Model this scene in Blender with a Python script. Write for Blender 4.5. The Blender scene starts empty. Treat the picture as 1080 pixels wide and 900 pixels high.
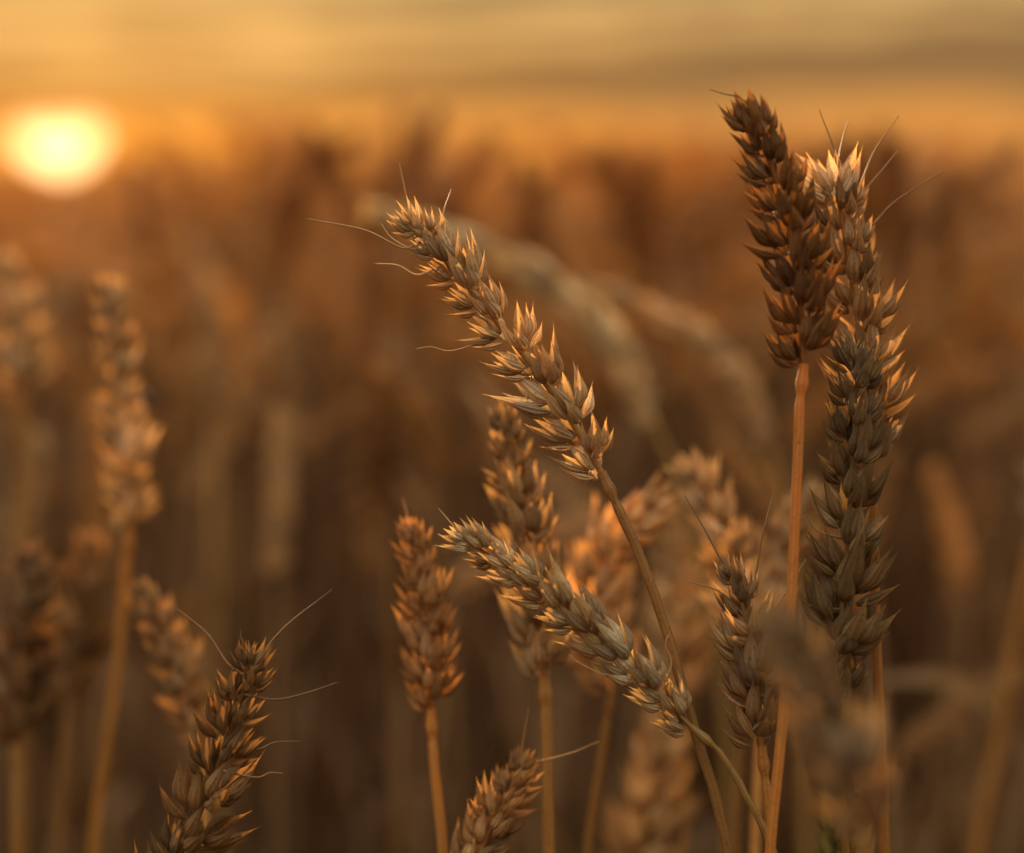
import bpy, math, random
import numpy as np
from mathutils import Vector, Matrix

random.seed(11)
rng = np.random.default_rng(11)
R = math.radians
sc = bpy.context.scene
COL = sc.collection

# ------------------------------------------------------------------ camera
EYE = 0.88            # eye height above the ground
FP = 1800.0           # focal length in pixels of the 1080 px wide photograph
HORIZON = 185.0
FOCUS = 0.40
PITCH = math.atan((450 - HORIZON) / FP)
CAM = Vector((0, 0, EYE))
FWD = Vector((0, math.cos(PITCH), -math.sin(PITCH)))
UP = Vector((0, math.sin(PITCH), math.cos(PITCH)))
RIGHT = Vector((1, 0, 0))


def at(px, py, z):
    """world point seen at pixel (px, py) of the photograph, z metres along the view axis"""
    return CAM + FWD * z + RIGHT * ((px - 540) / FP * z) + UP * (-(py - 450) / FP * z)


cam_d = bpy.data.cameras.new('camera')
cam = bpy.data.objects.new('camera', cam_d)
COL.objects.link(cam)
cam.location = CAM
cam.rotation_euler = (math.pi / 2 - PITCH, 0, 0)
cam_d.sensor_width = 36
cam_d.lens = 60
cam_d.clip_start = 0.01
cam_d.clip_end = 6000
cam_d.dof.use_dof = True
cam_d.dof.focus_distance = FOCUS
cam_d.dof.aperture_fstop = 4.0
sc.camera = cam

# ------------------------------------------------------------------ materials


def nodes_of(name):
    m = bpy.data.materials.new(name)
    m.use_nodes = True
    nt = m.node_tree
    nt.nodes.clear()
    return m, nt, nt.nodes, nt.links


def N(nt, kind, **kw):
    n = nt.nodes.new(kind)
    for k, v in kw.items():
        setattr(n, k, v)
    return n


def math_node(nt, op, a, b=None, clamp=False):
    n = nt.nodes.new('ShaderNodeMath')
    n.operation = op
    n.use_clamp = clamp
    for i, v in enumerate((a, b)):
        if v is None:
            continue
        if isinstance(v, (int, float)):
            n.inputs[i].default_value = v
        else:
            nt.links.new(v, n.inputs[i])
    return n.outputs[0]


def mixc(nt, fac, a, b, blend='MIX'):
    n = nt.nodes.new('ShaderNodeMix')
    n.data_type = 'RGBA'
    n.blend_type = blend
    for sock, v in ((n.inputs[0], fac), (n.inputs[6], a), (n.inputs[7], b)):
        if isinstance(v, (int, float)):
            sock.default_value = v
        elif isinstance(v, tuple):
            sock.default_value = (*v, 1)
        else:
            nt.links.new(v, sock)
    return n.outputs[2]


def ramp(nt, fac, stops, interp='LINEAR'):
    n = nt.nodes.new('ShaderNodeValToRGB')
    n.color_ramp.interpolation = interp
    el = n.color_ramp.elements
    while len(el) < len(stops):
        el.new(0.5)
    for e, (p, c) in zip(el, stops):
        e.position = p
        e.color = (*c, 1)
    nt.links.new(fac, n.inputs[0])
    return n.outputs[0]


def plant_material(name, stops, trans=0.35, vein=6.0, bump=0.35, rough=0.5, tip=None, trans_tint=(1.0, 0.78, 0.46), spec=0.35):
    """straw-like plant tissue: blotched colour, lengthwise veins, thin and partly translucent"""
    m, nt, nodes, links = nodes_of(name)
    out = N(nt, 'ShaderNodeOutputMaterial')
    tc = N(nt, 'ShaderNodeTexCoord')
    oi = N(nt, 'ShaderNodeObjectInfo')
    uv = N(nt, 'ShaderNodeSeparateXYZ')
    links.new(tc.outputs['UV'], uv.inputs[0])
    # blotches
    n1 = N(nt, 'ShaderNodeTexNoise')
    n1.noise_dimensions = '4D'
    links.new(tc.outputs['Object'], n1.inputs['Vector'])
    links.new(math_node(nt, 'MULTIPLY', oi.outputs['Random'], 37.0), n1.inputs['W'])
    n1.inputs['Scale'].default_value = 260
    n1.inputs['Detail'].default_value = 4
    f = math_node(nt, 'ADD', math_node(nt, 'MULTIPLY', n1.outputs['Fac'], 0.75), math_node(nt, 'MULTIPLY', oi.outputs['Random'], 0.42))
    f = math_node(nt, 'SUBTRACT', f, 0.08, True)
    c = ramp(nt, f, stops)
    wn = N(nt, 'ShaderNodeTexWhiteNoise')
    wn.noise_dimensions = '2D'
    cmb = N(nt, 'ShaderNodeCombineXYZ')
    links.new(math_node(nt, 'FLOOR', uv.outputs[0]), cmb.inputs[0])
    links.new(math_node(nt, 'MULTIPLY', oi.outputs['Random'], 91.0), cmb.inputs[1])
    links.new(cmb.outputs[0], wn.inputs['Vector'])
    hv = mixc(nt, wn.outputs['Value'], (0.50, 0.45, 0.40), (1.36, 1.36, 1.34))
    c = mixc(nt, 1.0, c, hv, 'MULTIPLY')
    # veins run along v, spaced along u
    v1 = math_node(nt, 'SINE', math_node(nt, 'MULTIPLY', uv.outputs[0], vein * 2 * math.pi))
    v1 = math_node(nt, 'ADD', math_node(nt, 'MULTIPLY', v1, 0.5), 0.5)
    mp = N(nt, 'ShaderNodeMapping')
    mp.inputs['Scale'].default_value = (14, 1.6, 1)
    links.new(tc.outputs['UV'], mp.inputs[0])
    n2 = N(nt, 'ShaderNodeTexNoise')
    links.new(mp.outputs[0], n2.inputs['Vector'])
    n2.inputs['Scale'].default_value = 1.0
    n2.inputs['Detail'].default_value = 3
    vv = math_node(nt, 'MULTIPLY', v1, n2.outputs['Fac'])
    c = mixc(nt, math_node(nt, 'MULTIPLY', vv, 0.85, True), c, (0.19, 0.115, 0.055))
    if tip is not None:
        t = math_node(nt, 'POWER', uv.outputs[1], 3.0)
        c = mixc(nt, math_node(nt, 'MULTIPLY', t, 0.75), c, tip)
    # small dark specks
    n3 = N(nt, 'ShaderNodeTexNoise')
    links.new(tc.outputs['Object'], n3.inputs['Vector'])
    n3.inputs['Scale'].default_value = 1500
    n3.inputs['Detail'].default_value = 2
    s = math_node(nt, 'MULTIPLY', math_node(nt, 'SUBTRACT', n3.outputs['Fac'], 0.56, True), 3.2, True)
    c = mixc(nt, s, c, (0.10, 0.06, 0.035))
    c = mixc(nt, 1.0, c, oi.outputs['Color'], 'MULTIPLY')
    p = N(nt, 'ShaderNodeBsdfPrincipled')
    links.new(c, p.inputs['Base Color'])
    p.inputs['Roughness'].default_value = rough
    p.inputs['Specular IOR Level'].default_value = spec
    bp = N(nt, 'ShaderNodeBump')
    bp.inputs['Strength'].default_value = bump
    bp.inputs['Distance'].default_value = 0.0006
    links.new(math_node(nt, 'ADD', vv, math_node(nt, 'MULTIPLY', n1.outputs['Fac'], 0.6)), bp.inputs['Height'])
    links.new(bp.outputs[0], p.inputs['Normal'])
    if trans > 0:
        t = N(nt, 'ShaderNodeBsdfTranslucent')
        links.new(mixc(nt, 1.0, c, trans_tint, 'MULTIPLY'), t.inputs['Color'])
        mx = N(nt, 'ShaderNodeMixShader')
        mx.inputs[0].default_value = trans
        if tip is not None:            # the base of a husk is thick over the grain, its tip is paper-thin
            links.new(math_node(nt, 'MULTIPLY', math_node(nt, 'ADD', math_node(nt, 'MULTIPLY', uv.outputs[1], 1.15), 0.18), trans, True), mx.inputs[0])
        links.new(p.outputs[0], mx.inputs[1])
        links.new(t.outputs[0], mx.inputs[2])
        links.new(mx.outputs[0], out.inputs[0])
    else:
        links.new(p.outputs[0], out.inputs[0])
    return m


STRAW = [(0.15, (0.24, 0.135, 0.055)), (0.38, (0.42, 0.265, 0.125)), (0.58, (0.50, 0.35, 0.19)), (0.78, (0.46, 0.37, 0.245)), (0.95, (0.56, 0.37, 0.15))]
M_HUSK = plant_material('ripe_husk', STRAW, trans=0.62, bump=0.9, rough=0.64, spec=0.2, tip=(0.80, 0.60, 0.34))
M_STEM = plant_material('straw_stem', [(0.2, (0.44, 0.215, 0.05)), (0.5, (0.56, 0.29, 0.07)), (0.8, (0.52, 0.33, 0.11))], trans=0.38, vein=7, bump=0.25, rough=0.5, spec=0.2, trans_tint=(1, 0.56, 0.16))
M_AWN = plant_material('awn_bristle', [(0.2, (0.48, 0.29, 0.11)), (0.8, (0.62, 0.42, 0.19))], trans=0.3, vein=1, bump=0.0)
M_LEAF = plant_material('dry_leaf', [(0.15, (0.24, 0.14, 0.06)), (0.5, (0.40, 0.26, 0.12)), (0.85, (0.46, 0.34, 0.18))], trans=0.4, vein=12, bump=0.4, rough=0.6)
M_GREEN = plant_material('green_leaf', [(0.15, (0.10, 0.12, 0.03)), (0.5, (0.16, 0.19, 0.055)), (0.85, (0.30, 0.27, 0.10))], trans=0.45, vein=12, bump=0.4, rough=0.5, trans_tint=(0.9, 1.0, 0.35))
M_FAR = plant_material('far_straw', [(0.15, (0.30, 0.18, 0.08)), (0.8, (0.46, 0.31, 0.16))], trans=0, vein=1, bump=0, rough=1.0, spec=0.0)
M_FIELD = plant_material('field_straw', [(0.15, (0.30, 0.155, 0.05)), (0.45, (0.50, 0.29, 0.11)), (0.8, (0.64, 0.43, 0.20))], trans=0.5, vein=4, bump=0.0, rough=0.6)


M_FIELD_LEAF = plant_material('shade_dark_leaf', [(0.15, (0.075, 0.038, 0.015)), (0.5, (0.13, 0.066, 0.025)), (0.85, (0.19, 0.11, 0.045))], trans=0.2, vein=10, bump=0.2, rough=0.7)  # dry field leaves, coloured extra dark for the shade low in the crop


M_FIELD_STEM = plant_material('shade_dark_stem', [(0.15, (0.13, 0.068, 0.026)), (0.5, (0.21, 0.115, 0.045)), (0.85, (0.30, 0.18, 0.08))], trans=0.2, vein=4, bump=0.0, rough=0.65)  # field stems darkened in colour to stand in for shade below the ears


def soil_material():
    m, nt, nodes, links = nodes_of('soil')
    out = N(nt, 'ShaderNodeOutputMaterial')
    tc = N(nt, 'ShaderNodeTexCoord')
    n = N(nt, 'ShaderNodeTexNoise')
    n.inputs['Scale'].default_value = 14
    n.inputs['Detail'].default_value = 8
    links.new(tc.outputs['Object'], n.inputs['Vector'])
    c = ramp(nt, n.outputs['Fac'], [(0.3, (0.055, 0.033, 0.018)), (0.55, (0.11, 0.068, 0.035)), (0.7, (0.2, 0.13, 0.065))])
    p = N(nt, 'ShaderNodeBsdfPrincipled')
    p.inputs['Roughness'].default_value = 0.9
    links.new(c, p.inputs['Base Color'])
    b = N(nt, 'ShaderNodeBump')
    b.inputs['Strength'].default_value = 0.6
    b.inputs['Distance'].default_value = 0.02
    links.new(n.outputs['Fac'], b.inputs['Height'])
    links.new(b.outputs[0], p.inputs['Normal'])
    links.new(p.outputs[0], out.inputs[0])
    return m


def plain_material(name, col, rough=0.5):
    m, nt, nodes, links = nodes_of(name)
    out = N(nt, 'ShaderNodeOutputMaterial')
    p = N(nt, 'ShaderNodeBsdfPrincipled')
    n = N(nt, 'ShaderNodeTexNoise')
    n.inputs['Scale'].default_value = 900
    links.new(ramp(nt, n.outputs['Fac'], [(0.3, tuple(v * 0.7 for v in col)), (0.7, col)]), p.inputs['Base Color'])
    p.inputs['Roughness'].default_value = rough
    links.new(p.outputs[0], out.inputs[0])
    return m


M_SOIL = soil_material()
M_BUG = plain_material('black_shell', (0.015, 0.012, 0.010), 0.35)


# ------------------------------------------------------------------ mesh helpers
class Buf:
    """collects vertices, quads/tris and UVs as numpy blocks, all-quad (degenerate tips are merged rings of tiny radius)"""

    def __init__(self):
        self.v, self.f, self.uv, self.n = [], [], [], 0

    def add(self, v, f, uv):
        self.v.append(v)
        self.f.append(f + self.n)
        self.uv.append(uv)
        self.n += len(v)

    def arrays(self):
        return np.concatenate(self.v), np.concatenate(self.f), np.concatenate(self.uv)


def mesh_from(name, v, f, uv, mats, midx=None):
    me = bpy.data.meshes.new(name)
    nf = len(f)
    me.vertices.add(len(v))
    me.vertices.foreach_set('co', np.asarray(v, np.float32).ravel())
    me.loops.add(nf * 4)
    me.loops.foreach_set('vertex_index', np.asarray(f, np.int32).ravel())
    me.polygons.add(nf)
    me.polygons.foreach_set('loop_start', np.arange(0, nf * 4, 4, dtype=np.int32))
    me.polygons.foreach_set('use_smooth', np.ones(nf, bool))
    l = me.uv_layers.new(name='UVMap')
    l.data.foreach_set('uv', np.asarray(uv, np.float32)[np.asarray(f).ravel()].ravel())
    for m in mats:
        me.materials.append(m)
    if midx is not None:
        me.polygons.foreach_set('material_index', np.asarray(midx, np.int32))
    me.update(calc_edges=True)
    me.validate()
    return me


def grid_faces(nr, ns, closed=True):
    fs = []
    for r in range(nr - 1):
        for s in range(ns if closed else ns - 1):
            a = r * ns + s
            b = r * ns + (s + 1) % ns
            fs.append((a, b, b + ns, a + ns))
    return np.array(fs, np.int64)


def spline(pts, n):
    """Catmull-Rom through pts, resampled to n points of equal spacing"""
    P = [np.array(p, float) for p in pts]
    P = [2 * P[0] - P[1]] + P + [2 * P[-1] - P[-2]]
    out = []
    for i in range(1, len(P) - 2):
        for t in np.linspace(0, 1, 24, endpoint=False):
            a, b, c, d = P[i - 1:i + 3]
            out.append(0.5 * ((2 * b) + (c - a) * t + (2 * a - 5 * b + 4 * c - d) * t * t + (3 * b - a - 3 * c + d) * t ** 3))
    out.append(P[-2])
    out = np.array(out)
    s = np.concatenate([[0], np.cumsum(np.linalg.norm(np.diff(out, axis=0), axis=1))])
    q = np.linspace(0, s[-1], n)
    return np.stack([np.interp(q, s, out[:, k]) for k in range(3)], 1), s[-1]


def unit(v):
    return v / (np.linalg.norm(v) + 1e-12)


def tube(buf, pts, rad, ns=8):
    """tube along pts with a radius per point"""
    pts = np.asarray(pts, float)
    n = len(pts)
    T = np.gradient(pts, axis=0)
    ref = np.array([0.31, 0.9, 0.13])
    rows, uvs = [], []
    for i in range(n):
        t = unit(T[i])
        a = unit(np.cross(t, ref))
        b = np.cross(t, a)
        an = np.linspace(0, 2 * math.pi, ns, endpoint=False)
        rows.append(pts[i] + rad[i] * (np.cos(an)[:, None] * a + np.sin(an)[:, None] * b))
        uvs.append(np.stack([an / (2 * math.pi), np.full(ns, i / (n - 1))], 1))
    buf.add(np.concatenate(rows), grid_faces(n, ns), np.concatenate(uvs))


def husk(buf, L, W, D, M, ns=10, nr=9, beak=0.16, bow=0.10, hook=0.0, hid=0):
    """one papery husk (glume or lemma): a thin boat-shaped shell with a keeled back that tapers to a stiff point. z = length, y = back"""
    t = np.linspace(0, 1, nr) ** 0.95
    pk = 0.30
    w = np.where(t < pk, 0.42 + 0.58 * np.sin(np.clip(t / pk, 0, 1) * math.pi / 2), 1 - np.clip((t - pk) / (1 - pk - 0.35 * beak * 0.5), 0, 1) ** 1.55)
    w = np.maximum(w, np.where(t > 0.6, 0.10 * (1 - t) / 0.2, 0))
    w = np.clip(w, 0.02, 1)
    an = np.linspace(-2.15, 2.15, ns)
    cx, cy = np.sin(an), np.cos(an)
    keel = np.where(cy > 0, np.abs(cy) ** 1.3 * 1.08, -0.75 * np.abs(cy))
    rows, uvs = [], []
    for i in range(nr):
        x = W * w[i] * cx
        yoff = bow * L * math.sin(math.pi * t[i]) * 0.55 + hook * L * t[i] ** 3
        y = D * (0.25 + 0.75 * w[i]) * w[i] * keel + yoff
        rows.append(np.stack([x, y, np.full(ns, L * t[i])], 1))
        uvs.append(np.stack([hid + 0.02 + 0.96 * np.linspace(0, 1, ns), np.full(ns, t[i])], 1))
    v = np.concatenate(rows)
    v = v @ np.array(M.to_3x3()).T + np.array(M.translation)
    buf.add(v, grid_faces(nr, ns, False), np.concatenate(uvs))


def rot(x=0, y=0, z=0):
    return Matrix.Rotation(z, 4, 'Z') @ Matrix.Rotation(y, 4, 'Y') @ Matrix.Rotation(x, 4, 'X')


def spikelet_buf(seed, ns=10, nr=9, full=True, openness=1.0, sharp=1.0, slim=1.0):
    """one spikelet: two glumes hugging the base and three or four lemmas fanning out above; x = fan, y = away from rachis, z = along"""
    r = random.Random(seed)
    b = Buf()
    mm = 0.001
    u = lambda a, c: r.uniform(a, c)

    def put(x, y, z, tilt, lean, L, W, D, twist=0, beak=0.16, hook=0.0):
        tilt += u(-5, 5)
        lean += u(-5, 6)
        L *= u(0.90, 1.12)
        W *= slim
        M = Matrix.Translation((x * mm, y * mm, z * mm)) @ rot(y=R(tilt)) @ rot(x=R(-lean)) @ rot(z=R(twist))
        husk(b, L * mm, W * mm, D * mm, M, ns, nr, beak * sharp, u(0.06, 0.13), hook, cnt[0])
        cnt[0] += 1
        return M

    o = openness
    cnt = [r.randrange(0, 40)]
    # glumes
    for s in (-1, 1):
        put(s * 1.2, 0.9, 0.0, s * (17 + u(0, 10)) * o, 5 + u(-4, 7), u(7.4, 8.8), u(1.65, 2.0), u(1.2, 1.5), -s * u(22, 40), u(0.20, 0.30), u(-0.02, 0.06))
    # outer lemmas
    for s in (-1, 1):
        put(s * 1.15, 0.2, 1.8, s * (11 + u(0, 12)) * o, 0 + u(-6, 7), u(8.8, 10.8), u(1.65, 2.0), u(1.35, 1.7), -s * u(10, 28), u(0.24, 0.40), u(-0.03, 0.07))
    # husks on the two flanks, backs outward, tips towards the axis
    for s in (-1, 1):
        put(s * 1.5, -0.9, 0.9, s * (7 + u(0, 8)) * o, -13 + u(-4, 5), u(8.4, 10.0), u(1.5, 1.8), u(1.2, 1.5), -s * u(65, 95), u(0.2, 0.34), u(-0.02, 0.05))
    if full:
        put(u(-.4, .4), 0.9, 2.6, u(-6, 6), 6 + u(-5, 8), u(7.8, 9.6), u(1.6, 1.9), u(1.35, 1.65), u(-10, 10), u(0.22, 0.36), u(-0.02, 0.06))
        put(u(-.6, .6), -0.5, 3.2, u(-8, 8), -6 + u(-4, 4), u(7.0, 8.6), u(1.5, 1.8), u(1.2, 1.5), u(160, 200), u(0.15, 0.26), 0)
    return b


SPK = [mesh_from('spikelet', *spikelet_buf(100 + i).arrays(), [M_HUSK]) for i in range(14)]
SPK_OPEN = [mesh_from('spikelet', *spikelet_buf(200 + i, openness=1.75, sharp=1.5, slim=0.80).arrays(), [M_HUSK]) for i in range(12)]


# ------------------------------------------------------------------ object helpers
def link(name, data, parent=None, color=None):
    o = bpy.data.objects.new(name, data)
    COL.objects.link(o)
    if parent is not None:
        o.parent = parent
    if color is not None:
        o.color = (*color, 1)
    return o


def thing(name, label, cat, loc, group=None):
    o = link(name, None)
    o.empty_display_size = 0.02
    o.location = loc
    o['label'] = label
    o['category'] = cat
    if group:
        o['group'] = group
    return o


def ear_frames(pts, roll, toward):
    """tangent / lateral / normal along a sampled curve; roll turns the two-rowed face about the axis"""
    T = np.gradient(pts, axis=0)
    out = []
    for i in range(len(pts)):
        t = unit(T[i])
        n = unit(toward - t * np.dot(t, toward))
        l = np.cross(t, n)
        c, s = math.cos(roll), math.sin(roll)
        out.append((t, l * c + n * s, n * c - l * s))
    return out


def spikelet_places(curve, roll, toward, size, lean, rnd, pitch=4.0, tipfade=0.72):
    """transforms of the spikelets, alternating left and right up the rachis, and of the terminal one"""
    _, length = spline(curve, 8)
    n = max(7, int(round(length * 0.97 / (pitch * 0.001 * size))))
    n += (n + 1) % 2
    prof = lambda f: (0.80 + 0.20 * min(1, f / 0.15)) * (1 - (1 - tipfade) * max(0, (f - 0.35) / 0.65))
    fine, _ = spline(curve, 200)
    step = np.array([prof(i / n) for i in range(n)])               # smaller spikelets sit closer together
    at_ = np.concatenate([[0], np.cumsum(step)]) / step.sum()
    pts = np.stack([np.interp(at_, np.linspace(0, 1, 200), fine[:, k_]) for k_ in range(3)], 1)
    fr = ear_frames(pts, roll, toward)
    res = []
    for i in range(n):
        t, l, nn = fr[i]
        s = 1 if i % 2 else -1
        f = i / (n - 1)
        k = size * prof(f) * rnd.uniform(0.80, 1.14)
        y = l * s                     # away from the rachis
        x = np.cross(y, t)
        M = Matrix(((x[0], y[0], t[0]), (x[1], y[1], t[1]), (x[2], y[2], t[2]))).to_4x4()
        M = M @ rot(x=R(-(lean * (1 - 0.35 * f) + rnd.uniform(-8, 8)))) @ rot(y=R(rnd.uniform(-9, 9))) @ rot(z=R(rnd.uniform(-18, 18)))
        p = pts[i] + y * 0.0011 * size
        res.append(Matrix.Translation(p) @ M @ Matrix.Scale(k, 4))
    t, l, nn = fr[-1]
    y = nn
    x = np.cross(y, t)
    M = Matrix(((x[0], y[0], t[0]), (x[1], y[1], t[1]), (x[2], y[2], t[2]))).to_4x4()
    res.append(Matrix.Translation(pts[n - 1]) @ M @ Matrix.Scale(size * tipfade * 1.0, 4))
    return res, pts, n


def stem_line(pts, ground):
    """carries the visible stem on down to the soil"""
    p = [Vector(q) for q in pts]
    d = (p[-1] - p[-2]).normalized()
    z = p[-1].z
    a = p[-1] + Vector((d.x * 0.06, d.y * 0.06, -0.10))
    b = Vector((a.x + d.x * 0.06, a.y + d.y * 0.04, z * 0.45))
    g = Vector((b.x + d.x * 0.01, b.y + 0.01, 0.0))
    return p + [a, b, g]


TOWARD = np.array((0, -1, 0.15))


def leaf_buf(buf, pts, w, twist=0.6, fold=0.25):
    pts = np.asarray(pts)
    n = len(pts)
    T = np.gradient(pts, axis=0)
    rows, uvs = [], []
    for i in range(n):
        f = i / (n - 1)
        t = unit(T[i])
        a = unit(np.cross(t, np.array([0.2, 0.9, 0.25])))
        b = np.cross(t, a)
        an = twist * f * 3
        side = a * math.cos(an) + b * math.sin(an)
        nor = np.cross(t, side)
        ww = w * (0.55 + 0.45 * min(1, f * 4)) * max(0.02, (1 - f ** 2.2))
        for k, q in enumerate((-1, -0.5, 0, 0.5, 1)):
            rows.append(pts[i] + side * q * ww + nor * fold * ww * abs(q))
            uvs.append((k / 4, f))
    buf.add(np.array(rows), grid_faces(n, 5, False), np.array(uvs))


def hero(label, ear, stem, z, roll=30, size=1.0, lean=24, tint=(1, 1, 1), stem_tint=(1, 1, 1), r=1.55, seed=0, awns=(), leaves=(), open_=0.0, pitch=4.0, group='wheat stalks in front', tipfade=0.58, pale=()):
    """a wheat stalk in the front of the picture: stem, ear > spikelets and awns, leaves"""
    rnd = random.Random(1000 + seed)
    size *= 1.16
    r *= 0.82
    pitch *= 0.86
    lean += 7
    zz = lambda q: q[2] if len(q) > 2 else z
    E = [np.array(at(q[0], q[1], zz(q))) for q in ear]            # base to tip
    S = [at(q[0], q[1], zz(q)) for q in stem]                      # base of ear downward
    SL = stem_line([Vector(E[0])] + S, 0)
    g = SL[-1]
    loc = Vector((g.x, g.y, 0))
    root = thing('wheat_stalk', label, 'wheat stalk', loc, group)
    L0 = np.array(loc)
    # stem
    sp, slen = spline([np.array(q) for q in SL], 90)
    ds = np.linspace(0, slen, 90)
    rr = r * 0.001 * np.ones(90)
    rr *= 1 + 0.20 * np.clip(ds / 0.25, 0, 1)
    rr += 0.00035 * np.exp(-((ds - 0.004) / 0.0022) ** 2)          # collar under the ear
    rr[0] *= 0.8
    for node in (0.30, 0.52):
        rr += 0.0007 * np.exp(-((ds - node) / 0.004) ** 2)
    # finer sampling near the ear
    q = np.concatenate([np.linspace(0, 0.02, 16, endpoint=False), np.linspace(0.02, slen, 70)])
    sp = np.stack([np.interp(q, ds, sp[:, k]) for k in range(3)], 1)
    rr = r * 0.001 * (1 + 0.15 * np.clip(q / 0.25, 0, 1)) + 0.0004 * np.exp(-((q - 0.0045) / 0.0016) ** 2) - 0.0003 * np.exp(-((q - 0.0075) / 0.0012) ** 2)
    for node in (0.30, 0.52):
        rr += 0.0008 * np.exp(-((q - node) / 0.006) ** 2)
    b = Buf()
    tube(b, sp - L0, rr, 12)
    link('stem', mesh_from('stem', *b.arrays(), [M_STEM]), root, stem_tint)
    # ear
    places, pts, n = spikelet_places(E, R(roll), TOWARD, size, lean, rnd, pitch, tipfade)
    b = Buf()
    zig = pts[:n].copy()
    tube(b, zig - L0, np.linspace(r * 0.0007, 0.0004, len(zig)), 8)
    ear_o = link('ear', mesh_from('ear', *b.arrays(), [M_STEM]), root, tint)
    for i, M in enumerate(places):
        lib = SPK_OPEN if rnd.random() < open_ else SPK
        o = link('spikelet', rnd.choice(lib), ear_o)
        j = rnd.uniform(0.84, 1.12)
        w = rnd.uniform(-0.05, 0.05)
        o.color = (tint[0] * j * (1 + w), tint[1] * j, tint[2] * j * (1 - w), 1)
        M = M.copy()
        M.translation -= loc
        if i - len(places) in pale or i in pale:      # a bleached spikelet standing out from the ear
            o.color = (1.55, 1.55, 1.55, 1)
            M = M @ rot(x=R(-8)) @ Matrix.Scale(1.12, 4)
        o.matrix_local = M
    for aw in awns:
        P = [np.array(at(q_[0], q_[1], zz(q_))) for q_ in aw]
        near = pts[np.argmin(np.linalg.norm(pts[:n] - P[0], axis=1))]
        gap = np.linalg.norm(near - P[0])
        P = [0.6 * near + 0.4 * (P[0] + unit(P[0] - P[1]) * gap)] + P          # rooted among the husks
        ap, al = spline(P, 18)
        b = Buf()
        tube(b, ap - L0, np.linspace(0.00034, 0.00010, 18), 6)
        link('awn', mesh_from('awn', *b.arrays(), [M_AWN]), ear_o, tint)
    for (lp, w, mat, tw) in leaves:
        P = [np.array(at(q_[0], q_[1], zz(q_))) for q_ in lp]
        ap, al = spline(P, 26)
        b = Buf()
        leaf_buf(b, ap - L0, w, tw)
        link('leaf', mesh_from('leaf', *b.arrays(), [mat]), root, (1, 1, 1))
    return root


# ------------------------------------------------------------------ the stalks in front
# A: sharp ear leaning left in the middle
hero('sharp tan wheat ear leaning left on a long brown curved stalk, highest in the middle',
     [(634, 498), (590, 425), (520, 335), (432, 232)], [(640, 512), (668, 570), (700, 655), (732, 770), (768, 900)], 0.400,
     roll=38, size=1.06, lean=27, tint=(1.22, 1.22, 1.20), stem_tint=(0.72, 0.74, 0.80), r=1.45, seed=1, open_=0.45,
     awns=[[(436, 250), (430, 215), (421, 172)], [(425, 262), (385, 243), (325, 231)], [(466, 258), (468, 225), (476, 200)], [(432, 262), (412, 250), (402, 236)],
           [(440, 290), (420, 280), (396, 278)], [(478, 370), (455, 366), (440, 368)], [(556, 425), (560, 400), (566, 372)]])
# B: dark ear, upper right
hero('dark red-brown wheat ear standing upright on a glowing orange stalk, tip above the horizon',
     [(848, 384), (842, 310), (824, 206), (789, 121)], [(845, 400), (840, 520), (833, 660), (822, 800), (812, 900)], 0.386,
     roll=35, size=1.06, lean=25, tint=(0.50, 0.35, 0.22), stem_tint=(1.1, 0.86, 0.66), r=1.4, seed=2, pitch=3.5, open_=0.35,
     awns=[[(778, 103), (764, 99), (748, 94)], [(795, 165), (785, 158), (782, 152)]])
# C1: pale-tipped ear just behind it
hero('upright wheat ear with one pale tip and long side bristles, rising behind the dark ear',
     [(914, 500), (911, 400), (898, 300), (881, 192)], [(920, 500), (923, 640), (928, 770), (933, 900)], 0.412,
     roll=25, size=1.15, tipfade=0.75, pale=(-1, -2), lean=27, tint=(0.80, 0.68, 0.54), stem_tint=(0.98, 0.86, 0.74), r=1.5, seed=3, pitch=4.2, open_=0.45,
     awns=[[(884, 190), (886, 160), (894, 128)], [(882, 195), (880, 160), (864, 116)], [(905, 200), (922, 160), (948, 122)], [(906, 206), (925, 186), (946, 160)],
           [(918, 240), (945, 212), (996, 180)]])
# C2: sharp dark ear under it
hero('sharp dark wheat ear with grey-green husks, hanging in line below the pale-tipped ear',
     [(878, 752), (884, 680), (893, 580), (905, 375)], [(880, 768), (886, 810), (888, 860), (892, 905)], 0.398,
     roll=50, size=1.12, lean=26, tint=(0.50, 0.475, 0.405), stem_tint=(0.7, 0.72, 0.6), r=1.2, seed=4, pitch=4.2, open_=0.35,
     awns=[[(862, 560), (852, 545), (846, 528)], [(858, 640), (842, 628), (838, 615)]],
     leaves=[([(884, 790), (900, 812), (903, 835), (912, 825), (908, 840), (896, 850)], 0.0009, M_LEAF, 1.2)])
# D: blurred ear close to the lens
hero('very blurred brown wheat ear close to the lens, slanting across the lower right',
     [(915, 875), (893, 812), (868, 755), (826, 655)], [(905, 900), (915, 960)], 0.288,
     roll=20, size=0.9, lean=20, tint=(0.70, 0.67, 0.64), r=1.4, seed=5)
# greenish head at the bottom edge
hero('greenish wheat ear at the bottom edge under the dark grey-green ear',
     [(898, 985), (893, 920), (886, 838)], [(904, 1030), (908, 1120)], 0.430,
     roll=60, size=0.95, lean=24, tint=(0.55, 0.72, 0.36), seed=6)
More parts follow.
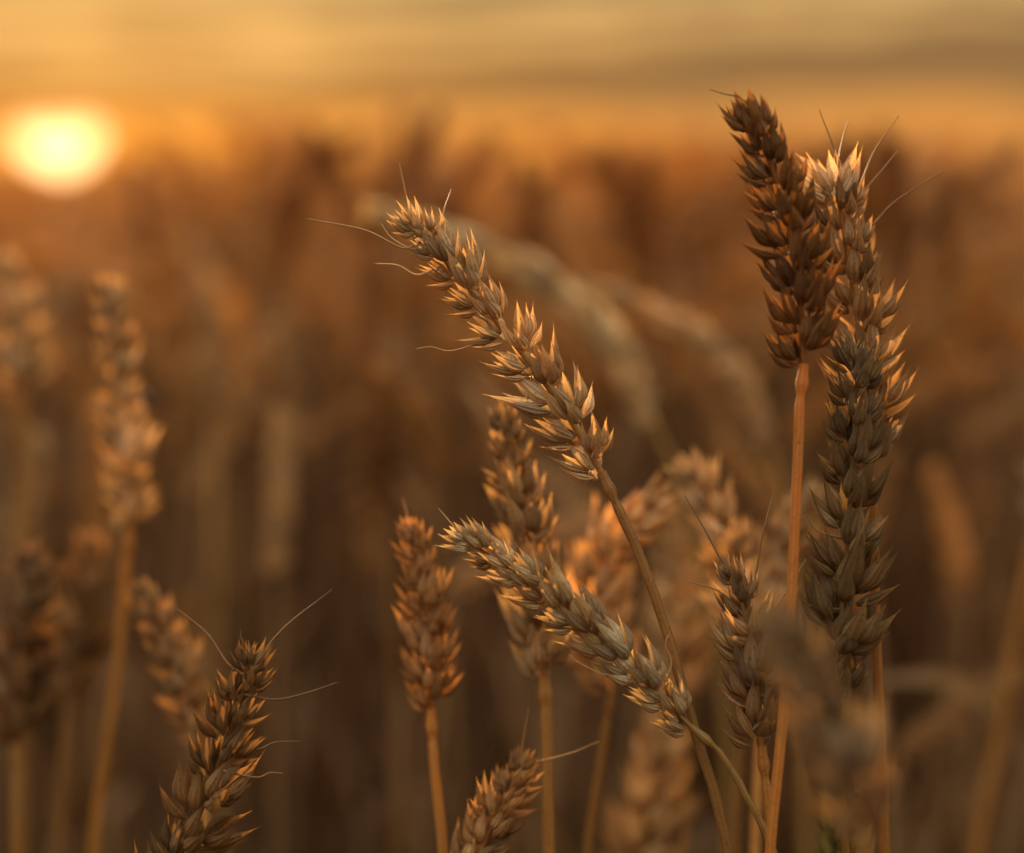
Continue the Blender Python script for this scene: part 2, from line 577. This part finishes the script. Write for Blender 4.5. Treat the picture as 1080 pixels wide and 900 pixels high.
# E
hero('wheat ear with grey-blue husks between the two slanting ears and the glowing orange stalk',
     [(803, 786), (798, 720), (786, 650), (772, 600)], [(806, 800), (809, 850), (813, 905)], 0.398,
     roll=70, size=1.1, lean=25, tint=(0.74, 0.69, 0.64), stem_tint=(0.95, 0.8, 0.62), r=1.4, seed=7, open_=0.3,
     awns=[[(796, 610), (803, 570), (816, 520)], [(760, 590), (744, 560), (722, 523)], [(785, 650), (760, 625), (722, 612)], [(812, 650), (838, 610), (850, 590)]])
# F
hero('blurred wheat ear leaning left with its pale tip behind the brown curved stalk',
     [(800, 690), (785, 630), (760, 560), (728, 492)], [(803, 720), (800, 800), (796, 900)], 0.480,
     roll=15, size=1.2, lean=25, tint=(1.55, 1.48, 1.36), seed=8)
# G
hero('blurred golden wheat ear bending right at its tip, on a thin orange stalk',
     [(645, 728), (628, 650), (640, 580), (694, 535)], [(642, 745), (632, 820), (618, 905)], 0.480,
     roll=25, size=1.25, lean=26, tint=(1.5, 1.32, 1.06), stem_tint=(0.95, 0.8, 0.6), r=1.35, seed=9, open_=0.3)
hero('soft brown wheat ear between the bending golden ear and the ear with grey-blue husks',
     [(722, 745), (715, 690), (712, 640), (716, 572)], [(722, 780), (720, 900)], 0.570,
     roll=40, size=1.25, lean=24, tint=(1.4, 1.26, 1.0), seed=10)
# I
hero('blurred pale wheat ear behind the glowing orange stalk, leaning right',
     [(800, 655), (815, 600), (836, 555), (858, 520)], [(796, 690), (780, 800), (776, 900)], 0.495,
     roll=20, size=1.0, lean=20, tint=(1.3, 1.24, 1.12), seed=11)
# J
hero('wheat ear lying at a low slant on a thin grey stalk bent sharply down',
     [(728, 766), (668, 706), (585, 636), (488, 566)], [(738, 774), (765, 800), (792, 850), (806, 884), (820, 912)], 0.394,
     roll=22, size=0.93, lean=13, pitch=4.5, tint=(1.08, 1.12, 1.06), stem_tint=(0.52, 0.54, 0.56), r=1.0, seed=12, open_=0.1,
     awns=[[(484, 562), (474, 550), (462, 536)], [(640, 712), (612, 700), (600, 690)], [(708, 700), (702, 680), (706, 668)]])
# K
hero('broad upright wheat ear standing directly behind the ear lying at a low slant',
     [(574, 714), (566, 640), (550, 540), (531, 440)], [(575, 728), (577, 800), (579, 905)], 0.438,
     roll=58, size=1.12, lean=24, tint=(0.96, 0.86, 0.72), stem_tint=(0.80, 0.76, 0.66), r=1.75, seed=13, open_=0.15)
# L
hero('small upright wheat ear with orange husks standing alone left of the broad upright ear',
     [(454, 748), (452, 690), (448, 620), (436, 560)], [(455, 762), (460, 830), (468, 905)], 0.436,
     roll=25, size=0.86, lean=20, tint=(1.0, 0.78, 0.58), stem_tint=(0.92, 0.76, 0.56), r=1.55, seed=14, open_=0.1,
     awns=[[(436, 566), (430, 545), (424, 525)]])
# M
hero('golden wheat ear cut by the bottom edge, below the small orange ear',
     [(478, 950), (505, 900), (530, 850), (552, 806)], [(470, 975), (462, 1010)], 0.418,
     roll=30, size=0.92, lean=26, tint=(1.0, 0.84, 0.64), seed=15, open_=0.4, awns=[[(550, 808), (600, 795), (632, 782)], [(548, 806), (552, 780), (558, 745)]])
# O
hero('very blurred tan wheat ear low between the brown curved stalk and the thin orange stalk',
     [(668, 940), (680, 880), (694, 820), (700, 765)], [(664, 980), (660, 1040)], 0.560,
     roll=15, size=1.5, lean=28, tint=(1.3, 1.12, 0.84), seed=16)
# P
hero('dark ragged wheat ear with long bristles rising from the bottom edge',
     [(165, 945), (205, 870), (240, 780), (268, 694)], [(155, 970), (145, 1010)], 0.393,
     roll=30, size=1.08, lean=30, tint=(0.48, 0.40, 0.30), seed=17, open_=1.0, pitch=4.0,
     awns=[[(269, 700), (300, 662), (350, 622)], [(290, 738), (320, 732), (356, 720)], [(262, 690), (254, 672), (254, 665)], [(274, 790), (290, 783), (316, 782)],
           [(240, 700), (218, 668), (184, 640)], [(222, 748), (220, 730), (219, 722)], [(270, 820), (285, 815), (298, 816)]])
# Q
hero('blurred wheat ear with rounded husks directly behind the dark ragged ear',
     [(212, 790), (198, 730), (175, 670), (148, 622)], [(214, 830), (216, 905)], 0.490,
     roll=10, size=0.92, lean=18, tint=(0.92, 0.78, 0.60), seed=18)
# R
hero('tall blurred wheat ear with a black insect on its side and one pale husk',
     [(136, 560), (132, 480), (126, 400), (118, 305)], [(134, 580), (126, 680), (112, 790), (98, 900)], 0.545,
     roll=25, size=1.0, lean=20, tint=(1.15, 1.06, 0.9), stem_tint=(0.78, 0.66, 0.46), r=1.9, seed=19, pale=(5,), open_=0.2)
# S
hero('very blurred pale wheat ear cut by the picture edge beside the ear with an insect',
     [(22, 420), (22, 370), (18, 320), (8, 280)], [(22, 440), (24, 540), (22, 640)], 0.660,
     roll=20, size=1.45, lean=18, tint=(1.15, 1.08, 0.98), stem_tint=(0.9, 0.82, 0.62), r=2.1, seed=20)
# T
hero('broad blurred dark-brown wheat ear low at the picture edge, below the pale cut one',
     [(18, 785), (20, 720), (26, 650), (34, 590)], [(18, 810), (18, 905)], 0.530,
     roll=30, size=1.35, lean=26, tint=(0.50, 0.40, 0.32), r=2.0, seed=21)
# U
hero('blurred brown wheat ear between the broad dark-brown ear and the ear with rounded husks',
     [(74, 735), (84, 690), (92, 640), (98, 575)], [(70, 760), (66, 830), (62, 905)], 0.600,
     roll=40, size=1.3, lean=22, tint=(0.7, 0.55, 0.4), r=1.7, seed=22)
# V, W: the two blurred arches
hero('large blurred grey-green wheat ear arching over behind the sharp tan ear',
     [(688, 446), (645, 365), (570, 292), (470, 248), (395, 222)], [(696, 465), (722, 520), (752, 640), (766, 800), (770, 900)], 0.670,
     roll=15, size=1.12, lean=3, tint=(1.5, 1.66, 1.62), stem_tint=(0.7, 0.78, 0.72), r=2.1, seed=23)
hero('smaller blurred tan arch of a wheat ear right of the grey-green arching one',
     [(808, 470), (775, 395), (710, 340), (618, 300)], [(816, 490), (832, 550), (846, 660), (850, 900)], 0.700,
     roll=15, size=0.95, lean=3, tint=(1.5, 1.46, 1.34), stem_tint=(0.85, 0.8, 0.7), r=1.9, seed=24)
# X: pale ear far left, blurred
hero('blurred pale upright wheat ear behind and right of the ear carrying an insect',
     [(224, 440), (224, 400), (222, 350), (216, 300)], [(226, 480), (228, 640), (228, 900)], 0.95,
     roll=30, size=1.4, lean=18, tint=(1.1, 1.02, 0.9), r=1.6, seed=25)
hero('blurred red-brown wheat ear left of the broad upright ear, nearly lost in the dark stalks',
     [(412, 540), (400, 500), (398, 450), (404, 412)], [(414, 580), (420, 720), (420, 900)], 0.85,
     roll=30, size=1.35, lean=22, tint=(0.62, 0.40, 0.24), r=1.6, seed=26)

hero('blurred wheat stalk leaning out past the picture edge, a bent dry leaf low beside it',
     [(1098, 545), (1112, 500), (1128, 450), (1140, 410)], [(1090, 580), (1070, 680), (1048, 800), (1030, 900)], 0.700,
     roll=30, size=1.4, lean=20, r=2.2, seed=27, stem_tint=(0.8, 0.7, 0.5), leaves=[([(1056, 760), (1030, 728), (990, 714), (945, 716), (900, 724)], 0.004, M_LEAF, 0.2)])

# the insect on the side of ear R
p = at(154, 420, 0.54)
t = thing('insect', 'tiny black insect clinging to the side of a tall blurred wheat ear', 'insect', p)
b = Buf()
tube(b, np.array([(0, 0, z * 0.001) for z in (-2.6, -2.2, -1.2, 0, 0.9, 1.2, 1.9, 2.3, 2.6)]), np.array([0.1, 0.8, 1.25, 1.3, 1.0, 0.75, 0.85, 0.55, 0.05]) * 0.001, 10)
link('body', mesh_from('insect_body', *b.arrays(), [M_BUG]), t)
for s in (-1, 1):
    for k in (-1, 0, 1):
        b = Buf()
        tube(b, np.array([(s * 0.0008, 0, k * 0.0008), (s * 0.0018, 0.0004, k * 0.0013), (s * 0.0026, 0.0012, k * 0.0019)]), [0.00016, 0.00013, 0.00006], 5)
        link('leg', mesh_from('insect_leg', *b.arrays(), [M_BUG]), t)

# ------------------------------------------------------------------ the field behind: individual stalks that share meshes


def proto(seed, ns, nr, full, spk_per):
    """stem, ear and leaf arrays of one field stalk, 1 unit tall in metres (ear tip at about 0.8 m)"""
    r = random.Random(seed)
    lean = r.uniform(0.03, 0.14)
    h = 0.80
    nod = r.uniform(0.0, 1.0) ** 1.5
    base = np.array((lean * 0.55, 0, h - 0.085))
    d = np.array((math.sin(0.15 + nod * 1.0), 0, math.cos(0.15 + nod * 1.0)))
    E = [base, base + d * 0.045, base + d * 0.078 + np.array((nod * 0.012, 0, -nod * 0.008))]
    S = [base, np.array((lean * 0.38, 0, h - 0.2)), np.array((lean * 0.1, 0, 0.3)), np.array((0, 0, 0))]
    up = h - E[2][2] - 0.006
    E = [e + np.array((0, 0, up)) for e in E]
    S = [E[0]] + [S[1] + np.array((0, 0, up * 0.7)), S[2], S[3]]
    sb, eb, lb = Buf(), Buf(), []
    sp, sl = spline(S, 16 if full else 7)
    tube(sb, sp, np.linspace(0.0013, 0.0021, len(sp)), 7 if full else 4)
    places, pts, n = spikelet_places(E, r.uniform(0, 3), np.array((0, -1.0, 0.1)), 1.1, 23, r, 4.0 if full else spk_per)
    libs = [spikelet_buf(seed * 7 + k, ns, nr, full).arrays() for k in range(3)]
    for M in places:
        v, f, uv = r.choice(libs)
        v = v @ np.array(M.to_3x3()).T + np.array(M.translation)
        eb.add(v, f, uv)
    for k in range(5):
        a = r.uniform(0, 6.28)
        z0 = (0.46, 0.28, 0.38, 0.18, 0.42)[k] + r.uniform(-.06, .06)
        o = np.array((lean * 0.25 * z0 / 0.5, 0, z0))
        dd = np.array((math.cos(a), math.sin(a), 0))
        L = [o, o + dd * 0.022 + np.array((0, 0, 0.10)), o + dd * 0.05 + np.array((0, 0, 0.13)), o + dd * 0.075 + np.array((0, 0, 0.03))]
        q = Buf()
        leaf_buf(q, spline(L, 12 if full else 6)[0], 0.0045, r.uniform(-0.5, 0.5))
        lb.append(q)
    return sb, eb, lb


PROTO = []
for i in range(6):
    sb, eb, lb = proto(40 + i, 6, 6, True, 4)
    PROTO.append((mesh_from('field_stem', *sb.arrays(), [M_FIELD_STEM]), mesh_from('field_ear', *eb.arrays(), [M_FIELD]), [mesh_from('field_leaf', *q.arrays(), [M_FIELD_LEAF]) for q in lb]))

FIELD_LABEL = 'blurred golden wheat stalk standing in the field behind the sharp ears'
GROUP = 'blurred wheat stalks of the field'


def field_stalk(i, x, y, h, rz, tint, label=FIELD_LABEL):
    sm, em, lms = PROTO[i % len(PROTO)]
    o = thing('wheat_stalk', label, 'wheat stalk', (x, y, 0), GROUP)
    o.rotation_euler = (0, 0, rz)
    s = h / 0.80
    o.scale = (s, s, s)
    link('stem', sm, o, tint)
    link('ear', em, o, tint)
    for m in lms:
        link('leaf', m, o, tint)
    return o


def tint_rand(r):
    k = r.uniform(0.85, 1.45)
    w = r.random()
    return (k, k * (0.90 + 0.18 * w), k * (0.74 + 0.44 * w))


r = random.Random(5)
cnt = 0
tries = 0
taken = []
while cnt < 244 and tries < 60000:
    tries += 1
    y = 0.72 + 1.55 * r.random() ** 0.75
    x = r.uniform(-1, 1) * (0.32 * y + 0.05)
    if any((x - a) ** 2 + (y - b_) ** 2 < 0.035 ** 2 for a, b_ in taken):
        continue
    # tops fall a little under eye level; nearer ones lower so the view stays open
    h = r.gauss(0.765, 0.038) + 0.025 * min(1, (y - 0.7) / 1.0)
    h = min(h, 0.885)
    if y < 1.0:
        h -= 0.045
    taken.append((x, y))
    field_stalk(r.randrange(6), x, y, h, r.uniform(0, 6.28), tint_rand(r))
    cnt += 1
# the taller ones whose ears break the skyline
for (px, py, y, tn) in [(690, 168, 1.25, (0.8, .62, .45)), (730, 158, 1.5, (.8, .62, .45)), (770, 160, 1.3, (.8, .62, .45)), (930, 150, 1.15, (.7, .55, .4)), (965, 140, 1.3, (.7, .55, .4)), (990, 155, 1.5, (.7, .55, .4)),
                        (900, 165, 1.6, (.8, .62, .45)), (245, 138, 1.7, (.8, .5, .3)), (425, 118, 1.6, (.8, .5, .3)), (385, 140, 1.9, (.8, .5, .3)), (500, 170, 2.2, (.8, .6, .4)), (140, 165, 2.0, (.8, .6, .4)), (320, 165, 2.4, (.8, .6, .4)),
                        (1050, 185, 1.6, (.8, .6, .4)), (860, 158, 1.9, (.8, .6, .4)),
                        (236, 150, 1.2, (.5, .3, .18)), (252, 134, 1.25, (.5, .3, .18)), (300, 168, 1.1, (.55, .36, .22)), (398, 138, 1.2, (.55, .32, .18)), (418, 122, 1.15, (.55, .32, .18)), (436, 130, 1.25, (.5, .3, .18)),
                        (560, 172, 1.2, (.6, .4, .26)), (655, 160, 1.15, (.5, .34, .22)), (684, 150, 1.2, (.5, .34, .22)), (712, 158, 1.1, (.55, .36, .24)), (750, 150, 1.25, (.5, .34, .22)), (905, 150, 1.2, (.5, .34, .22)),
                        (925, 142, 1.1, (.5, .34, .22)), (950, 136, 1.2, (.5, .34, .22)), (980, 148, 1.15, (.5, .34, .22)), (1010, 170, 1.2, (.55, .38, .26)), (170, 172, 1.2, (.55, .36, .22)), (480, 178, 1.15, (.6, .4, .26))]:
    q = at(px, py, y)
    field_stalk(r.randrange(6), q.x, q.y, q.z, r.uniform(0, 6.28), tn, 'blurred wheat stalk whose ear stands up above the skyline')

# the rest of the field as one mass
lows = []
for i in range(5):
    sb, eb, lb = proto(80 + i, 4, 4, False, 5.2)
    bb = Buf()
    mi = []
    for q in [sb, eb] + lb:
        v, f, uv = q.arrays()
        bb.add(v, f, uv)
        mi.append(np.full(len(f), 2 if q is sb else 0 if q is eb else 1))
    lows.append(bb.arrays() + (np.concatenate(mi),))
M_IDX = []
M = Buf()
nfield = 0


def scatter(n, y0, y1, pw, wide, excl):
    for _ in range(n):
        y = y0 + (y1 - y0) * r.random() ** pw
        x = r.uniform(-1, 1) * (wide * y + 0.6)
        if excl(x, y):
            continue
        h = r.gauss(0.80, 0.034)
        h = min(h, 0.90)
        put_low(x, y, h)


def skyline(n, px0, px1, top, sd_, y0, y1):
    for _ in range(n):
        y = r.uniform(y0, y1)
        q = at(r.uniform(px0, px1), r.gauss(top, sd_), y)
        put_low(q.x, q.y, q.z)


def put_low(x, y, h):
        global nfield
        s = h / 0.80
        a = r.uniform(0, 6.28)
        c_, s_ = math.cos(a), math.sin(a)
        v, f, uv, mi = r.choice(lows)
        M_IDX.append(mi)
        w = v @ np.array(((c_, s_, 0), (-s_, c_, 0), (0, 0, 1))) * s + np.array((x, y, 0))
        M.add(w, f, uv)
        nfield += 1


scatter(700, 0.75, 2.3, 0.7, 0.55, lambda x, y: abs(x) < 0.32 * y + 0.06)
scatter(1700, 1.05, 2.4, 0.8, 0.34, lambda x, y: abs(x) > 0.32 * y + 0.06)
scatter(3200, 2.2, 8.0, 0.62, 0.42, lambda x, y: False)
scatter(1600, 8.0, 22.0, 0.7, 0.40, lambda x, y: False)
skyline(300, 660, 1000, 156, 12, 1.5, 3.2)
skyline(120, 560, 1090, 176, 10, 2.0, 5.0)
skyline(240, 100, 640, 176, 13, 1.8, 5.0)
skyline(90, -40, 130, 190, 7, 1.8, 5.0)
skyline(14, 225, 255, 142, 10, 1.5, 2.2)
skyline(30, 365, 440, 134, 14, 1.5, 2.2)
# the crop stands behind and beside the camera too
for _ in range(1500):
    x, y = r.uniform(-2.0, 2.0), r.uniform(-1.8, 0.75)
    if (x * x + y * y) ** 0.5 < 0.42 or (y > 0 and abs(x) < 0.24 + 0.28 * y):
        continue
    put_low(x, y, min(0.85, r.gauss(0.78, 0.03)))
# short stalks added out of view below the frame to block light
for _ in range(420):
    y = r.uniform(0.12, 0.95)
    put_low(r.uniform(-1, 1) * (0.26 + 0.28 * y), y, 0.88 - 0.42 * y - 0.045 - abs(r.gauss(0, 0.05)))
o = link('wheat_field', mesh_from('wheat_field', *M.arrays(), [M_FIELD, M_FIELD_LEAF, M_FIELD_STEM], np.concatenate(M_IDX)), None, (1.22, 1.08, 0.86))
o['kind'] = 'stuff'
o['label'] = 'countless blurred wheat stalks filling the field to the skyline'
o['category'] = 'wheat field'

# far canopy: beyond about twenty metres the ears close into one rough surface
nx, ny = 90, 70
ys = 18 * (900 / 18) ** (np.linspace(0, 1, ny))
rows, uvs = [], []
for j, y in enumerate(ys):
    for i in range(nx):
        x = (i / (nx - 1) * 2 - 1) * (y * 0.7 + 4)
        rows.append((x, y, 0.82 + rng.normal(0, 0.03)))
        uvs.append((i / nx, j / ny))
o = link('far_wheat', mesh_from('far_wheat', np.array(rows), grid_faces(ny, nx, False), np.array(uvs), [M_FAR]), None, (1, 1, 1))
o['kind'] = 'stuff'
o['label'] = 'distant wheat field merging into one brown surface'
o['category'] = 'wheat field'

# ------------------------------------------------------------------ ground
g = np.array([(-1500, -300, 0), (1500, -300, 0), (1500, 3000, 0), (-1500, 3000, 0)], float)
o = link('ground', mesh_from('ground', g, np.array([[0, 1, 2, 3]]), np.array([(0, 0), (1, 0), (1, 1), (0, 1)], float), [M_SOIL]))
o['kind'] = 'structure'

# ------------------------------------------------------------------ sun lamp
SUN_PX = (61, 139)
sd = (at(*SUN_PX, 1.0) - CAM).normalized()

LAMP_ELEV = R(6.0)
az = math.atan2(sd.x, sd.y)
ld = Vector((math.sin(az) * math.cos(LAMP_ELEV), math.cos(az) * math.cos(LAMP_ELEV), math.sin(LAMP_ELEV)))
L = bpy.data.lights.new('sun_light', 'SUN')
L.energy = 5.0
L.angle = R(0.6)
L.color = (1.0, 0.66, 0.36)
lo = bpy.data.objects.new('sun_light', L)
COL.objects.link(lo)
lo.rotation_euler = (-ld).to_track_quat('-Z', 'Y').to_euler()

# ------------------------------------------------------------------ sky (world): Nishita dusk sky behind streaked cloud
w = bpy.data.worlds.new('World')
sc.world = w
w.use_nodes = True
nt = w.node_tree
nt.nodes.clear()
out = N(nt, 'ShaderNodeOutputWorld')
bg = N(nt, 'ShaderNodeBackground')
nt.links.new(bg.outputs[0], out.inputs[0])
sky = N(nt, 'ShaderNodeTexSky')
sky.sky_type = 'NISHITA'
sky.sun_disc = False
sky.sun_elevation = R(6.0)
sky.sun_rotation = az
sky.air_density = 1.6
sky.dust_density = 4.0
tc = N(nt, 'ShaderNodeTexCoord')
nrm = N(nt, 'ShaderNodeVectorMath', operation='NORMALIZE')
nt.links.new(tc.outputs['Generated'], nrm.inputs[0])
sep = N(nt, 'ShaderNodeSeparateXYZ')
nt.links.new(nrm.outputs[0], sep.inputs[0])
elev = sep.outputs[2]
# cloud streaks: noise stretched along the horizon
mp = N(nt, 'ShaderNodeMapping')
mp.inputs['Scale'].default_value = (3.6, 3.6, 30.0)
mp.inputs['Rotation'].default_value = (0.0, R(-1.1), 0)
nt.links.new(nrm.outputs[0], mp.inputs[0])
nz = N(nt, 'ShaderNodeTexNoise')
nz.inputs['Scale'].default_value = 1.6
nz.inputs['Detail'].default_value = 5
nz.inputs['Roughness'].default_value = 0.55
nt.links.new(mp.outputs[0], nz.inputs['Vector'])
wob = math_node(nt, 'MULTIPLY', math_node(nt, 'SUBTRACT', nz.outputs['Fac'], 0.5), 0.062)
e2 = math_node(nt, 'ADD', elev, wob)
tl = math_node(nt, 'MULTIPLY', math_node(nt, 'SUBTRACT', elev, 0.03), 22.0, True)
e2 = math_node(nt, 'SUBTRACT', e2, math_node(nt, 'MULTIPLY', math_node(nt, 'MULTIPLY', sep.outputs[0], 0.05), tl))
ev = math_node(nt, 'MULTIPLY', e2, 5.0, True)      # 0..0.2 -> 0..1
band = ramp(nt, ev, [(0.00, (0.90, 0.29, 0.035)), (0.10, (0.95, 0.34, 0.045)), (0.165, (0.86, 0.36, 0.075)), (0.20, (0.33, 0.155, 0.05)), (0.32, (0.19, 0.108, 0.05)), (0.34, (0.76, 0.42, 0.14)),
                     (0.385, (0.72, 0.41, 0.14)), (0.405, (0.17, 0.115, 0.06)), (0.440, (0.20, 0.135, 0.07)), (0.455, (0.84, 0.50, 0.18)), (0.495, (0.58, 0.36, 0.14)), (0.53, (0.20, 0.15, 0.08)), (0.60, (0.40, 0.27, 0.13)), (0.75, (0.56, 0.42, 0.23)), (1.0, (0.62, 0.48, 0.30))])
high = ramp(nt, elev, [(0.18, (0.70, 0.55, 0.37)), (0.40, (1.25, 1.10, 0.90)), (0.65, (2.2, 2.05, 1.80)), (1.0, (3.1, 3.0, 2.8))])
# away from the sun the clouds go grey
az_n = N(nt, 'ShaderNodeVectorMath', operation='DOT_PRODUCT')
nt.links.new(nrm.outputs[0], az_n.inputs[0])
az_n.inputs[1].default_value = sd
dot = az_n.outputs['Value']
side = math_node(nt, 'MULTIPLY', math_node(nt, 'ADD', dot, 0.2), 0.95, True)
lo_c = mixc(nt, side, (0.36, 0.30, 0.24), band)
hi_f = math_node(nt, 'MULTIPLY', math_node(nt, 'SUBTRACT', elev, 0.16), 14.0, True)
clouds = mixc(nt, hi_f, lo_c, high)
# the cloud thickens and greys to the right of the sun
rt = math_node(nt, 'MULTIPLY', math_node(nt, 'ADD', sep.outputs[0], 0.22), 1.35, True)
lowf = math_node(nt, 'SUBTRACT', 1.0, math_node(nt, 'MULTIPLY', elev, 6.0), True)
clouds = mixc(nt, math_node(nt, 'MULTIPLY', math_node(nt, 'MULTIPLY', rt, lowf), 0.45), clouds, (0.50, 0.30, 0.125))
# glow of the thin cloud round the sun
gl = math_node(nt, 'POWER', math_node(nt, 'MAXIMUM', dot, 0.0), 150.0)
gl = math_node(nt, 'MULTIPLY', gl, math_node(nt, 'MULTIPLY', math_node(nt, 'SUBTRACT', 0.058, elev), 26.0, True))
clouds = mixc(nt, 1.0, clouds, mixc(nt, gl, (0, 0, 0), (0.34, 0.11, 0.008)), 'ADD')
# the sun itself, seen through thin cloud and cut off above by a denser bank
ang = math_node(nt, 'ARCCOSINE', math_node(nt, 'MINIMUM', dot, 1.0))
disc = math_node(nt, 'DIVIDE', math_node(nt, 'SUBTRACT', 0.0230, ang), 0.002, True)
cut = math_node(nt, 'DIVIDE', math_node(nt, 'SUBTRACT', 0.0318, math_node(nt, 'ADD', elev, math_node(nt, 'MULTIPLY', wob, 0.4))), 0.010, True)
clouds = mixc(nt, 1.0, clouds, mixc(nt, math_node(nt, 'MULTIPLY', disc, cut), (0, 0, 0), (2.9, 1.95, 0.95)), 'ADD')
skyc = mixc(nt, 1.0, sky.outputs[0], (0.06, 0.06, 0.06), 'MULTIPLY')
tot = mixc(nt, 0.85, skyc, clouds)
nt.links.new(tot, bg.inputs[0])
bg.inputs[1].default_value = 0.665

# ------------------------------------------------------------------ render settings
sc.view_settings.view_transform = 'Standard'
sc.view_settings.look = 'None'
sc.view_settings.exposure = 0.64
sc.view_settings.gamma = 1.0
cy = sc.cycles
cy.use_denoising = True
cy.max_bounces = 7
cy.diffuse_bounces = 4
cy.transmission_bounces = 4
cy.transparent_max_bounces = 4
cy.sample_clamp_indirect = 4.0
cy.use_adaptive_sampling = False
print('field', nfield, 'individuals', cnt, 'faces', sum(len(f) for f in M.f))
